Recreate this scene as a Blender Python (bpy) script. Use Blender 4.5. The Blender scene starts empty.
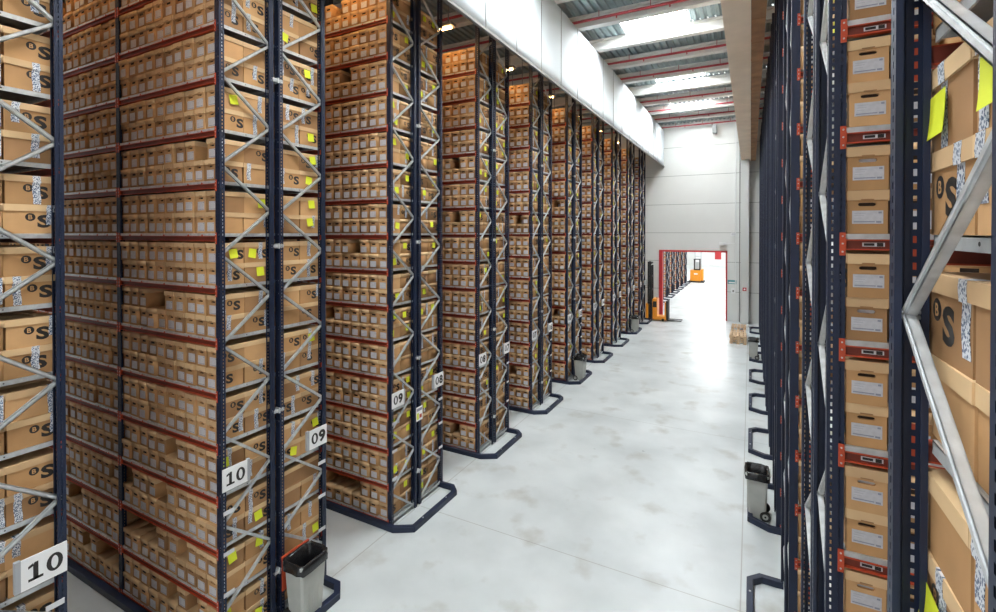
import bpy, math, random
import numpy as np
from mathutils import Vector, Matrix
R = random.Random(7)
PI = math.pi
SC = bpy.context.scene
COL = SC.collection

# ------------------------------------------------------------------ materials
def mat(name, rgb, rough=0.6, metal=0.0, noise=0.0, nscale=6.0, bump=0.0, bscale=60.0, emit=0.0, coords='Object', spec=None, stretch=None):
    m = bpy.data.materials.new(name); m.use_nodes = True
    nt = m.node_tree; N = nt.nodes; L = nt.links
    b = N['Principled BSDF']
    b.inputs['Base Color'].default_value = (*rgb, 1)
    b.inputs['Roughness'].default_value = rough
    b.inputs['Metallic'].default_value = metal
    if spec is not None: b.inputs['Specular IOR Level'].default_value = spec
    if emit:
        b.inputs['Emission Color'].default_value = (*rgb, 1)
        b.inputs['Emission Strength'].default_value = emit
    if noise or bump:
        tc = N.new('ShaderNodeTexCoord')
        src = tc.outputs[coords]
        if stretch:
            mp = N.new('ShaderNodeMapping'); mp.inputs['Scale'].default_value = stretch
            L.new(src, mp.inputs['Vector']); src = mp.outputs['Vector']
    if noise:
        n = N.new('ShaderNodeTexNoise'); n.inputs['Scale'].default_value = nscale; n.inputs['Detail'].default_value = 4
        L.new(src, n.inputs['Vector'])
        r = N.new('ShaderNodeValToRGB')
        r.color_ramp.elements[0].position = 0.3; r.color_ramp.elements[1].position = 0.7
        r.color_ramp.elements[0].color = (*[max(0, c*(1-noise)) for c in rgb], 1)
        r.color_ramp.elements[1].color = (*[min(1, c*(1+noise)) for c in rgb], 1)
        L.new(n.outputs['Fac'], r.inputs['Fac']); L.new(r.outputs['Color'], b.inputs['Base Color'])
    if bump:
        n2 = N.new('ShaderNodeTexNoise'); n2.inputs['Scale'].default_value = bscale
        L.new(src, n2.inputs['Vector'])
        bp = N.new('ShaderNodeBump'); bp.inputs['Strength'].default_value = bump; bp.inputs['Distance'].default_value = 0.01
        L.new(n2.outputs['Fac'], bp.inputs['Height']); L.new(bp.outputs['Normal'], b.inputs['Normal'])
    return m

CB = [mat('cardboard_a', (0.51,0.282,0.118), .8, noise=.07, nscale=5),
      mat('cardboard_b', (0.43,0.235,0.098), .8, noise=.07, nscale=5),
      mat('cardboard_c', (0.57,0.33,0.148), .8, noise=.07, nscale=5),
      mat('cardboard_d', (0.34,0.182,0.078), .8, noise=.08, nscale=5)]
LID = [mat('lid_a', (0.67,0.46,0.25), .8, noise=.05, nscale=5),
       mat('lid_b', (0.57,0.375,0.20), .8, noise=.05, nscale=5)]
DARK = mat('hole_shade_and_seam', (0.03,0.017,0.01), .9)  # near-black shade painted into the hand holes; also the back seam
LABEL = mat('label_paper', (0.52,0.52,0.55), .7, noise=.10, nscale=30)
PRINT = mat('label_print', (0.25,0.26,0.32), .7)
INK = mat('black_ink', (0.018,0.015,0.013), .6)
NEON = mat('neon_note', (0.70,0.76,0.03), .7)
NAVY = mat('navy_paint', (0.006,0.013,0.038), .5, noise=.25, nscale=3)
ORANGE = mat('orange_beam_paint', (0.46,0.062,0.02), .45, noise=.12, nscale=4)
ORANGE_SHADE = mat('orange_beam_web_shaded', (0.15,0.024,0.012), .5, noise=.2, nscale=4)  # beam orange darkened, shade of the recessed web put into the colour
GALV = mat('galvanised_steel', (0.58,0.60,0.61), .40, .45, noise=.14, nscale=14)
GALVD = mat('shelf_steel', (0.36,0.38,0.39), .5, .6, noise=.15, nscale=8)
WHITE = mat('white_board', (0.80,0.80,0.80), .5)
SIGNEDGE = mat('sign_edge', (0.35,0.36,0.38), .5)
CURT = mat('curtain_fabric', (0.62,0.67,0.71), .75, noise=.04, nscale=.7, bump=.12, bscale=1.4, stretch=(1,1,.4))
BEIGE_WARM = mat('panel_warm_light', (0.88,0.74,0.60), .7, noise=.06, nscale=1.5)  # warm lamp light on the panel's shaded back put into its colour
TIMBER = mat('brown_fascia', (0.30,0.15,0.065), .7, noise=.3, nscale=2)
ROOFM = mat('roof_deck_metal', (0.26,0.33,0.345), .42, .25, noise=.15, nscale=1.2)
BEAMM = mat('roof_beam_paint', (0.64,0.64,0.62), .6, noise=.06, nscale=1)
RED = mat('red_paint', (0.50,0.03,0.035), .45)
PIPE = mat('sprinkler_pipe_red', (0.40,0.05,0.06), .5)
WALLM = mat('wall_panel', (0.72,0.72,0.70), .65, noise=.035, nscale=.4)
SEAM = mat('panel_seam', (0.22,0.22,0.21), .7)
PILLAR = mat('pillar_paint', (0.64,0.65,0.63), .6)
BINB = mat('bin_plastic', (0.42,0.43,0.40), .5, noise=.06, nscale=5)
LINER = mat('black_liner', (0.010,0.010,0.011), .22, bump=.5, bscale=30)
RUBBER = mat('black_rubber', (0.015,0.015,0.015), .6)
MUSTARD = mat('truck_orange', (0.80,0.30,0.02), .4)
WOOD = mat('pallet_wood', (0.60,0.42,0.26), .8, noise=.2, nscale=9)
TEAL = mat('teal_notice', (0.10,0.32,0.34), .5)
PLATE = mat('tag_plate', (0.6,0.6,0.62), .5)
GLASS = mat('cab_glass', (0.5,0.56,0.58), .1)
SKY = mat('skylight_daylight', (0.93,0.98,1.0), .5, emit=36.0)
ADDED_GLOW = mat('added_glow_next_hall', (0.96,0.99,1.0), .5, emit=10.0)  # glow of unseen panels added to whiten the next hall
WARM = mat('lamp_tube', (1.0,0.55,0.2), .5, emit=42.0)
HOUSE = mat('lamp_housing', (0.2,0.2,0.2), .5)

def tape_mat():
    m = bpy.data.materials.new('printed_tape'); m.use_nodes = True
    nt = m.node_tree; N = nt.nodes; L = nt.links; b = N['Principled BSDF']
    tc = N.new('ShaderNodeTexCoord'); mp = N.new('ShaderNodeMapping')
    mp.inputs['Rotation'].default_value = (0.6,0,0); mp.inputs['Scale'].default_value = (1,120,85)
    ck = N.new('ShaderNodeTexVoronoi'); ck.inputs['Scale'].default_value = 1.0
    L.new(tc.outputs['Object'], mp.inputs['Vector']); L.new(mp.outputs['Vector'], ck.inputs['Vector'])
    r = N.new('ShaderNodeValToRGB'); e = r.color_ramp.elements
    e[0].position = .44; e[0].color = (0.03,0.07,0.16,1); e[1].position = .50; e[1].color = (0.66,0.68,0.72,1)
    L.new(ck.outputs['Distance'], r.inputs['Fac']); L.new(r.outputs['Color'], b.inputs['Base Color'])
    b.inputs['Roughness'].default_value = .35
    return m
TAPE = tape_mat()

def floor_mat():
    m = bpy.data.materials.new('polished_concrete'); m.use_nodes = True
    nt = m.node_tree; N = nt.nodes; L = nt.links; b = N['Principled BSDF']
    geo = N.new('ShaderNodeNewGeometry')
    def noise(scale, det, seedv=0):
        n = N.new('ShaderNodeTexNoise'); n.inputs['Scale'].default_value = scale; n.inputs['Detail'].default_value = det
        mp = N.new('ShaderNodeMapping'); mp.inputs['Location'].default_value = (seedv,seedv*.7,0)
        L.new(geo.outputs['Position'], mp.inputs['Vector']); L.new(mp.outputs['Vector'], n.inputs['Vector']); return n
    a = noise(.55, 6); r = N.new('ShaderNodeValToRGB'); e = r.color_ramp.elements
    e[0].position = .32; e[0].color = (0.46,0.495,0.505,1); e[1].position = .66; e[1].color = (0.62,0.655,0.665,1)
    L.new(a.outputs['Fac'], r.inputs['Fac'])
    s = noise(1.1, 8, 13.0); r2 = N.new('ShaderNodeValToRGB'); e = r2.color_ramp.elements
    e[0].position = .56; e[0].color = (0,0,0,1); e[1].position = .74; e[1].color = (1,1,1,1)
    L.new(s.outputs['Fac'], r2.inputs['Fac'])
    mx = N.new('ShaderNodeMixRGB'); mx.inputs['Color2'].default_value = (0.33,0.32,0.29,1)
    mul = N.new('ShaderNodeMath'); mul.operation = 'MULTIPLY'; mul.inputs[1].default_value = .7
    L.new(r2.outputs['Color'], mul.inputs[0]); L.new(mul.outputs[0], mx.inputs['Fac']); L.new(r.outputs['Color'], mx.inputs['Color1'])
    # saw-cut joints
    sep = N.new('ShaderNodeSeparateXYZ'); L.new(geo.outputs['Position'], sep.inputs[0])
    def joint(out, off, per, w):
        ad = N.new('ShaderNodeMath'); ad.operation = 'ADD'; ad.inputs[1].default_value = -off + 100*per
        L.new(out, ad.inputs[0])
        mo = N.new('ShaderNodeMath'); mo.operation = 'MODULO'; mo.inputs[1].default_value = per
        L.new(ad.outputs[0], mo.inputs[0])
        lt = N.new('ShaderNodeMath'); lt.operation = 'LESS_THAN'; lt.inputs[1].default_value = w
        L.new(mo.outputs[0], lt.inputs[0]); return lt
    j1 = joint(sep.outputs['X'], -6.33, 6.2, .022); j2 = joint(sep.outputs['Y'], 8.32, 6.93, .018)
    mxx = N.new('ShaderNodeMath'); mxx.operation = 'MAXIMUM'
    L.new(j1.outputs[0], mxx.inputs[0]); L.new(j2.outputs[0], mxx.inputs[1])
    m3 = N.new('ShaderNodeMath'); m3.operation = 'MULTIPLY'; m3.inputs[1].default_value = .6; L.new(mxx.outputs[0], m3.inputs[0])
    mj = N.new('ShaderNodeMixRGB'); mj.inputs['Color2'].default_value = (0.25,0.24,0.22,1)
    L.new(m3.outputs[0], mj.inputs['Fac']); L.new(mx.outputs['Color'], mj.inputs['Color1'])
    L.new(mj.outputs['Color'], b.inputs['Base Color'])
    g = noise(2.2, 5, 40); rr = N.new('ShaderNodeMapRange'); rr.inputs['To Min'].default_value = .2; rr.inputs['To Max'].default_value = .5
    L.new(g.outputs['Fac'], rr.inputs['Value']); L.new(rr.outputs['Result'], b.inputs['Roughness'])
    b.inputs['Specular IOR Level'].default_value = .6
    return m
FLOOR = floor_mat()

# ------------------------------------------------------------------ mesh helpers
class MB:
    def __init__(s): s.v = []; s.f = []; s.m = []; s.mats = []
    def mi(s, m):
        if m not in s.mats: s.mats.append(m)
        return s.mats.index(m)
    def add(s, vs, fs, m):
        b = len(s.v); s.v += [tuple(v) for v in vs]; k = s.mi(m)
        for f in fs: s.f.append(tuple(b+i for i in f)); s.m.append(k)
        return s
    def box(s, x0, x1, y0, y1, z0, z1, m, mx=None):
        vs = [(x,y,z) for z in (z0,z1) for y in (y0,y1) for x in (x0,x1)]
        if mx is not None: vs = [mx @ Vector(v) for v in vs]
        return s.add(vs, [(0,2,3,1),(4,5,7,6),(0,1,5,4),(2,6,7,3),(0,4,6,2),(1,3,7,5)], m)
    def quad(s, a, b, c, d, m): return s.add([a,b,c,d], [(0,1,2,3)], m)
    def prism(s, pts, z0, z1, m):
        n = len(pts); vs = [(x,y,z0) for x,y in pts] + [(x,y,z1) for x,y in pts]
        fs = [tuple(range(n-1,-1,-1)), tuple(range(n,2*n))] + [(i,(i+1)%n,n+(i+1)%n,n+i) for i in range(n)]
        return s.add(vs, fs, m)
    def cyl(s, p, q, r, m, n=12, r2=None):
        p = Vector(p); q = Vector(q); d = (q-p).normalized(); a = d.orthogonal().normalized(); b = d.cross(a)
        r2 = r if r2 is None else r2
        vs = [p+(a*math.cos(t)+b*math.sin(t))*r for t in [2*PI*i/n for i in range(n)]] + [q+(a*math.cos(t)+b*math.sin(t))*r2 for t in [2*PI*i/n for i in range(n)]]
        return s.add(vs, [tuple(range(n-1,-1,-1)), tuple(range(n,2*n))] + [(i,(i+1)%n,n+(i+1)%n,n+i) for i in range(n)], m)
    def bar(s, p, q, w, t, m):       # channel-shaped bar from p to q lying in a YZ plane, open C towards -x/+x
        p = Vector(p); q = Vector(q); d = (q-p).normalized(); n = d.cross(Vector((1,0,0))).normalized(); x = Vector((1,0,0))
        for (a0,a1,b0,b1) in ((-w/2,w/2,-t/2,-t/2+.004), (-w/2,w/2,t/2-.004,t/2), (-w/2,-w/2+.006,-t/2,t/2), (w/2-.006,w/2,-t/2,t/2), (-w*.18,w*.18,t/2,t/2+.005), (-w*.18,w*.18,-t/2-.005,-t/2)):
            vs = [e + n*a + x*b for e in (p,q) for b in (b0,b1) for a in (a0,a1)]
            s.add(vs, [(0,2,3,1),(4,5,7,6),(0,1,5,4),(2,6,7,3),(0,4,6,2),(1,3,7,5)], m)
        return s
    def mesh(s, name):
        me = bpy.data.meshes.new(name); me.from_pydata(s.v, [], s.f)
        for m in s.mats: me.materials.append(m)
        me.polygons.foreach_set('material_index', s.m); me.update(); return me
    def obj(s, name, parent=None, loc=(0,0,0), rz=0): return inst(s.mesh(name), name, parent, loc, rz)

def inst(me, name, parent=None, loc=(0,0,0), rz=0):
    o = bpy.data.objects.new(name, me); COL.objects.link(o)
    o.location = loc; o.rotation_euler = (0,0,rz)
    if parent is not None: o.parent = parent
    return o
def tag(o, label=None, cat=None, group=None, kind=None):
    if label: o['label'] = label
    if cat: o['category'] = cat
    if group: o['group'] = group
    if kind: o['kind'] = kind
    return o
def empty(name, loc, rz=0):
    o = bpy.data.objects.new(name, None); COL.objects.link(o); o.location = loc; o.rotation_euler = (0,0,rz); o.empty_display_size = .1
    return o
def struct(o, kind='structure'): o['kind'] = kind; return o

def glyph_mesh(txt, size, bold=.02):
    """flat lettering as plain vertices/faces in the XY plane, centred"""
    c = bpy.data.curves.new('glyph', 'FONT'); c.body = txt; c.size = size; c.offset = bold*size; c.align_x = 'CENTER'; c.align_y = 'CENTER'; c.resolution_u = 3
    o = bpy.data.objects.new('glyph', c); COL.objects.link(o)
    bpy.context.view_layer.update()
    me = bpy.data.meshes.new_from_object(o.evaluated_get(bpy.context.evaluated_depsgraph_get()))
    vs = [tuple(v.co) for v in me.vertices]; fs = [tuple(p.vertices) for p in me.polygons]
    bpy.data.objects.remove(o); bpy.data.curves.remove(c); bpy.data.meshes.remove(me)
    if vs:
        cx = (min(v[0] for v in vs)+max(v[0] for v in vs))/2; cy = (min(v[1] for v in vs)+max(v[1] for v in vs))/2
        vs = [(v[0]-cx, v[1]-cy, 0) for v in vs]
    return vs, fs

# ------------------------------------------------------------------ layout numbers (metres)
H = 5.9
XL, XRr = -6.325, 0.469
Y9, P, D = 7.43, 3.465, 1.81
rowY = lambda k: Y9 + (9-k)*P
Z0, LV, NL = 0.160, 0.719, 15
zk = lambda k: Z0 + LV*k
POSTH = 11.6
BAY = 2.61
YW = 35.5
F_, PSI, TH = 479.11, math.radians(27.793), math.radians(.4847)
CV = 232.77 + F_*math.tan(TH)
def project(x, y, z):
    d = -x*math.sin(PSI)+y*math.cos(PSI); r = x*math.cos(PSI)+y*math.sin(PSI); z -= H
    dd = d*math.cos(TH)-z*math.sin(TH); up = z*math.cos(TH)+d*math.sin(TH)
    if dd < .2: return None
    return 498+F_*r/dd, CV-F_*up/dd

# ------------------------------------------------------------------ setting
def setting():
    MB().box(-24,16,-8,YW,-.2,0,FLOOR).obj('floor')['kind'] = 'structure'
    # end wall with the opening
    w = MB(); dx0, dx1, dz = -5.72, -1.39, 4.67; T = .25
    w.box(-24,dx0,YW,YW+T,0,13.6,WALLM).box(dx1,16,YW,YW+T,0,13.6,WALLM).box(dx0,dx1,YW,YW+T,dz,13.6,WALLM)
    for z in (1.95,3.93,5.9,7.88,9.87,11.85):
        for a,b in (((-24,dx0),(dx1,16)) if z < dz else ((-24,16),)): w.box(a,b,YW-.004,YW,z-.012,z+.012,SEAM)
    struct(w.obj('wall_end'))
    fr = MB(); fr.box(dx0-.02,dx0+.22,YW-.12,YW+T+.02,0,dz,RED).box(dx1-.08,dx1+.02,YW-.06,YW+T+.02,0,dz,RED).box(dx0-.02,dx1+.02,YW-.06,YW+T+.02,dz-.1,dz+.02,RED)
    struct(fr.obj('door_frame_1')).name = 'trim_1'
    p = MB(); p.box(-.55,-.09,YW-.75,YW,0,13.5,PILLAR).box(-.66,-.60,YW-.1,YW-.04,0,13.3,SEAM)
    struct(p.obj('pillar'))
    # roof deck: trapezoid ribs along the corridor, split into strips between beams with skylights let in
    sky = {17.55:(16.65,18.55), 24.45:(23.6,25.3), 29.05:(28.2,29.9), 33.6:(32.8,33.5), 10.6:(9.7,11.5), 3.7:(2.8,4.6), -3.0:(-3.9,-2.1)}
    spans = []; y = -6.0
    for c in sorted(sky): a,b = sky[c]; spans.append((y,a,False)); spans.append((a,b,True)); y = b
    spans.append((y,YW,False))
    d = MB(); pit = .25; nx = int(38/pit)
    SX0, SX1 = -4.25, -1.95
    def rib(x0,x1,y0,y1,z=13.5):
        n = max(1, round((x1-x0)/pit)); pr = []
        for i in range(n):
            a = x0+i*pit; pr += [(a,z+.07),(a+.09,z+.07),(a+.12,z),(a+.22,z)]
        pr.append((x0+n*pit,z+.07))
        vs = [(x,y0,zz) for x,zz in pr]+[(x,y1,zz) for x,zz in pr]; m = len(pr)
        d.add(vs, [(i+1,i,m+i,m+i+1) for i in range(m-1)], ROOFM)
    for a,b,s in spans:
        if s: rib(-22.25,SX0,a,b); rib(SX1,15.5,a,b)
        else: rib(-22.25,15.5,a,b)
    struct(d.obj('ceiling'))
    for i,c in enumerate(sorted(sky)):
        a,b = sky[c]; s = MB(); s.box(SX0,SX1,a,b,13.56,13.6,SKY)
        s.box(SX0,SX0+.05,a,b,13.46,13.56,BEAMM).box(SX1-.05,SX1,a,b,13.46,13.56,BEAMM)
        struct(s.obj('window_%d' % (i+1)))
    n = 1
    for i in range(17):
        y = 16.4 - 2.3*9 + 2.3*i
        if y > 35: break
        b = MB(); b.prism([(0,0)],0,0,BEAMM) if False else None
        # I-shaped girder across the hall
        b.box(-22,15.5,y-.14,y+.14,13.08,13.17,BEAMM).box(-22,15.5,y-.06,y+.06,13.17,13.42,BEAMM).box(-22,15.5,y-.16,y+.16,13.42,13.5,BEAMM)
        n += 1; struct(b.obj('ceiling_beam'))
    # sprinkler pipes
    for i,y in enumerate((13.75,16.1,20.7,23.0,27.6,29.95,32.2,35.0)):
        q = MB(); q.cyl((-22,y,13.22),(15.4,y,13.22),.045,PIPE,10)
        for x in (-4.6,-2.9,-1.2): q.cyl((x,y,13.22),(x,y,13.48),.012,PIPE,6).cyl((x+.6,y,13.10),(x+.6,y,13.2),.022,PIPE,8)
        tag(q.obj('sprinkler_pipe'), ['red sprinkler pipe overhead nearest the camera','red pipe in front of the first clear roof beam',
            'red pipe under roof just beyond the large skylight','red pipe between first and second skylights','red pipe beyond the second skylight',
            'red pipe just past the third skylight','red pipe before the last roof bay','red pipe along the top of the end wall'][i], 'pipe', 'sprinkler pipes under the roof')
    # side walls beyond the racks
    struct(MB().box(15.5,15.75,-8,YW,0,13.6,WALLM).obj('wall_right'))
    struct(MB().box(-24.25,-24,-8,YW,0,13.6,WALLM).obj('wall_left'))
    struct(MB().box(-24,15.5,-8.25,-8,7.5,13.6,WALLM).obj('wall_back'))  # unseen upper wall only, added to keep world light off the roof
    # next hall
    f = MB(); f.box(-24,3,YW+.0,92,-.2,0,FLOOR); struct(f.obj('floor_next_hall')).name = 'floor'
    w = MB(); w.box(-24,3,92,92.3,0,9,WALLM); w.box(-1.2,-.95,YW+.25,92,0,9,WALLM); struct(w.obj('wall_next_hall')).name = 'wall_back'
    struct(MB().box(-24,-1,YW+.25,92,9,9.2,WALLM).obj('ceiling_next_hall')).name = 'ceiling'
    for y in (39,45,51,57,63,69,75,81,87):
        struct(MB().box(-5.0,-1.9,y-1.8,y+1.8,8.9,8.99,ADDED_GLOW).obj('window_8'))  # unseen glowing panels, added to brighten the floor beyond the doorway
    struct(MB().box(-8.9,-6.4,91.9,91.99,0,4.2,WHITE).obj('door_1'))
    struct(MB().box(-5.5,-4.5,91.86,91.95,1.25,4.4,RED).obj('door_2'))
setting()

# curtains
def curtain(name, x, y0, y1, z0, z1, amp, material):
    m = MB(); ny = int((y1-y0)/.23); nz = 6; vs = []
    for i in range(ny+1):
        y = y0+(y1-y0)*i/ny
        seam = abs(((y-1.0) % 2.3)-1.15) > 1.06
        for j in range(nz+1):
            t = j/nz; z = z0+(z1-z0)*t
            off = amp*(math.sin(y*1.9+.7*math.sin(z*1.3))*(.4+.6*(1-t)) + .4*math.sin(y*5.1+z))-(.012 if seam else 0)
            vs.append((x+off, y, z))
    fs = [(i*(nz+1)+j,(i+1)*(nz+1)+j,(i+1)*(nz+1)+j+1,i*(nz+1)+j+1) for i in range(ny) for j in range(nz)]
    m.add(vs, fs, material)
    o = m.obj(name); s = o.modifiers.new('thick','SOLIDIFY'); s.thickness = .012; s.offset = 0
    for p in o.data.polygons: p.use_smooth = True
    return o
c = curtain('smoke_curtain', -5.42, -6, YW-.02, 10.58, 13.08, .007, CURT)
tag(c, 'long white fabric smoke curtain hanging above the ends of the left racks', 'curtain')
h = MB()
h.box(-5.46,-5.38,-6,YW-.02,10.54,10.6,SEAM); tag(h.obj('hem_bar', c), 'dark hem bar')
s = MB()
for i in range(25):
    y = -5.2+1.65*i
    if y < YW: s.box(-5.408,-5.398,y,y+.018,10.6,13.07,SEAM)
tag(s.obj('seam', c), 'thin grey welded seams')
c2 = curtain('smoke_curtain', -.52, -6, YW-.02, 10.7, 13.08, .005, BEIGE_WARM)
tag(c2, 'closure panel painted beige for warm lamp light, hanging under roof above the right racks', 'curtain')
sf = MB(); sf.box(-.56,-.01,-6,YW-.01,10.62,10.70,BEIGE_WARM); sf.obj('soffit_panel', c2)
tb = MB()
y = -6.0
while y < YW-.3:
    tb.box(-.005,.28,y,min(y+1.48,YW-.02),10.60,10.72,TIMBER); y += 1.5
tag(tb.obj('fascia_board'), 'brown fascia board running overhead beside the beige panel', 'fascia')

# ------------------------------------------------------------------ rack meshes
def upright_mesh(holes):
    m = MB(); W, Dp, Ht = .10, .07, POSTH
    def strip(o, u, v, w, cols):      # perforated strip: origin o, across u (width w), up z, cols = hole centres
        hw, hh, pit = .011, .026, .05
        o = Vector(o); u = Vector(u); zz = Vector((0,0,1))
        if not holes:
            m.quad(o, o+u*w, o+u*w+zz*Ht, o+zz*Ht, NAVY); return
        xs = [0]
        for c in cols: xs += [c-hw/2, c+hw/2]
        xs.append(w)
        for i in range(0,len(xs),2): m.quad(o+u*xs[i], o+u*xs[i+1], o+u*xs[i+1]+zz*Ht, o+u*xs[i]+zz*Ht, NAVY)
        n = int(Ht/pit)
        for c in cols:
            for k in range(n+1):
                a = 0 if k == 0 else (k-1)*pit+.012+hh+.012-.012; b = k*pit+.012 if k < n else Ht
                m.quad(o+u*(c-hw/2)+zz*a, o+u*(c+hw/2)+zz*a, o+u*(c+hw/2)+zz*b, o+u*(c-hw/2)+zz*b, NAVY)
    strip((-W/2,0,0),(1,0,0),None,W,[.026,.074])
    strip((-W/2,0,0),(0,1,0),None,Dp,[.038])
    strip((W/2,0,0),(0,1,0),None,Dp,[.038])
    # rear lips and stiffening groove
    m.box(-W/2,-W/2+.022,Dp-.003,Dp,0,Ht,NAVY).box(W/2-.022,W/2,Dp-.003,Dp,0,Ht,NAVY)
    m.box(-.008,.008,.0015,.009,0,Ht,NAVY)
    m.box(-.07,.07,-.02,.09,0,.008,GALV)
    return m.mesh('upright')
ME_UP = upright_mesh(True); ME_UPS = upright_mesh(False)

def brace_meshes():
    up = MB().bar((0,-.395,-.30875),(0,.395,.30875),.042,.032,GALV)
    for y,z in ((-.395,-.30875),(.395,.30875)): up.cyl((-.03,y*.97,z*.97),(.03,y*.97,z*.97),.008,GALV,8)
    hz = MB().bar((0,-.395,0),(0,.395,0),.042,.03,GALV)
    return up.mesh('brace'), hz.mesh('brace')
ME_BR, ME_BH = brace_meshes()
NODE0 = .66   # lowest outer node height
def beam_mesh():
    m = MB(); L2 = 1.255
    m.box(-L2,L2,.022,.05,-.122,-.060,ORANGE_SHADE)
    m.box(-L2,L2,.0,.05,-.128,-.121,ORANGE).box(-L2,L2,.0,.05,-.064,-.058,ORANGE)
    for s in (-1,1):
        a,b = sorted((s*L2, s*(L2+.034)))
        m.box(a,b,-.008,-.002,-.165,-.01,ORANGE)
        for z in (-.035,-.085,-.14): m.cyl((s*(L2+.017),-.012,z),(s*(L2+.017),-.008,z),.006,GALV,8)
        a,b = sorted((s*(L2-.004), s*L2)); m.box(a,b,-.006,.022,-.13,-.05,ORANGE)
    for x in (-.95,-.62,.62,.95,0): m.add([(x-.022,-.003,-.058),(x+.022,-.003,-.058),(x,-.003,-.030),(x-.022,.003,-.058),(x+.022,.003,-.058),(x,.003,-.030)],[(0,1,2),(3,5,4),(0,3,4,1),(1,4,5,2),(2,5,3,0)],ORANGE)
    return m.mesh('beam')
ME_BEAM = beam_mesh()
def shelf_mesh():
    m = MB(); a = 1.255
    m.box(-a,a,.0,.80,-.026,-.02,GALVD)
    m.box(-a,a,-.022,-.016,-.056,-.02,GALV).box(-a,a,-.022,.0,-.026,-.02,GALV).box(-a,a,.792,.80,-.056,-.02,GALV)
    for s in (-1,1):
        p,q = sorted((s*a, s*(a-.008))); m.box(p,q,.0,.80,-.068,-.02,GALV)
        m.cyl((s*(a+.001),.42,-.044),(s*(a-.004),.42,-.044),.007,INK,8)
    return m.mesh('shelf_panel')
ME_SH = shelf_mesh()
TAGW = MB().box(-.003,.003,-.075,.075,-.028,.028,PLATE).mesh('level_tag')
TIE = MB().box(-.03,.03,-.09,.09,-.025,.025,GALV).box(-.045,.045,-.012,.012,-.04,.04,GALV).mesh('row_tie')
BLAB = MB().box(-.06,.06,.018,.0219,-.104,-.078,PLATE).box(-.052,.005,.0175,.018,-.099,-.082,INK).box(.018,.052,.0175,.018,-.103,-.079,INK).mesh('location_label')

ORD = ['first','second','third','fourth','fifth','sixth','seventh','eighth','ninth','tenth','eleventh','twelfth','thirteenth','fourteenth','fifteenth']
def rack_half(side, x0, y0, half, bays, fine, label, nl=NL, tags=False, posth=None):
    root = empty('storage_rack', (x0, y0, 0))
    tag(root, label, 'rack', 'storage racks of the archive')
    sx = -1 if side == 'L' else 1
    ys = ((0, .83) if half == 'A' else (.92, 1.81)) if side == 'L' else ((0, .80) if half == 'A' else (.87, 1.81))
    bsc = (ys[1]-ys[0]-.07)/.79
    up = ME_UP if fine else ME_UPS
    for b in range(bays+1):
        px = sx*(.05 + b*BAY)
        inst(up if b == 0 or (side=='L' and b==1 and half=='A') else ME_UPS, 'upright', root, (px, ys[0], 0), 0)
        inst(up if b == 0 else ME_UPS, 'upright', root, (px, ys[1], 0), PI)
    yc = (ys[0]+ys[1])/2; px = sx*.05
    flip = (half == 'B')
    outs = []
    z = NODE0-.30875 if False else None
    # zigzag: outer nodes at .66+1.235 n, inner nodes at 1.28+1.235 n
    segs = [('d', .66-.30875)]
    k = 0
    while .66 + .6175*k + .6175 < POSTH: segs.append(('u' if k % 2 == 0 else 'd', .66+.30875+.6175*k)); k += 1
    bm = MB()
    for t,zc in segs:
        # 'u': rises from outer post to inner post
        rot = 0 if (t == 'u') != flip else PI
        if fine: inst(ME_BR, 'brace', root, (px, yc, zc), rot).scale = (1,bsc,1)
        else:
            s = 1 if rot == 0 else -1
            bm.bar((0,-.395*s,-.30875+zc),(0,.395*s,.30875+zc),.042,.032,GALV)
    for zc in (.09, POSTH-.1):
        if fine: inst(ME_BH, 'brace', root, (px, yc, zc), 0).scale = (1,bsc,1)
        else: bm.bar((0,-.395,zc),(0,.395,zc),.042,.03,GALV)
    if not fine: bm.obj('bracing', root, (px, yc, 0)).scale = (1,bsc,1)
    sh = MB()
    for b in range(bays):
        cx = sx*(.1 + 1.255 + b*BAY)
        for k in range(nl):
            if half == 'A': bo = inst(ME_BEAM, 'beam', root, (cx, .0, zk(k)), 0)
            else: bo = inst(ME_BEAM, 'beam', root, (cx, 1.81, zk(k)), PI)
            if side == 'R' and half == 'A' and fine and b == 0:
                inst(BLAB, 'location_label', bo, (-1.10, 0, 0)); 
            if fine: inst(ME_SH, 'shelf_panel', root, (cx, ys[0]+.03, zk(k)), 0)
            else:
                a = cx-1.255; e = cx+1.255; y_ = ys[0]+.03; z_ = zk(k)
                sh.box(a,e,y_,y_+.8,z_-.026,z_-.02,GALVD)
                q = e-.008 if sx < 0 else a
                sh.box(q,q+.008,y_,y_+.8,z_-.068,z_-.02,GALV)
    if not fine: sh.obj('shelving', root)
    if tags:
        yt = .1 if half == 'A' else 1.71
        for z in (.95,1.51,2.07): inst(TAGW, 'level_tag', root, (-sx*.008, yt, z), 0)
    if half == 'A' and side == 'L':
        for z in (.75, 3.2, 5.7, 8.2): inst(TIE, 'row_tie', root, (sx*.03, .905, z), 0)
    return root

# bays wide enough for what can be seen of each row
ROWS = []
for i,k in enumerate(range(11,1,-1)):
    bays = {11:2,10:3,9:2,8:2}.get(k,1)
    ROWS.append(('L',k,rowY(k),bays,k >= 7)); ROWS.append(('R',k,rowY(k),2 if k >= 10 else 1,k >= 10))
for side,k,y,bays,fine in ROWS:
    n = ORD[11-k]; x0 = XL if side == 'L' else XRr
    where = 'on the left' if side == 'L' else 'on the right'
    for half in 'AB':
        rack_half(side, x0, y, half, bays, fine,
            'navy storage rack, %s half of the %s double row %s' % ('front' if half=='A' else 'rear', n, where), tags=(side=='L' and k>=6))

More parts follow.
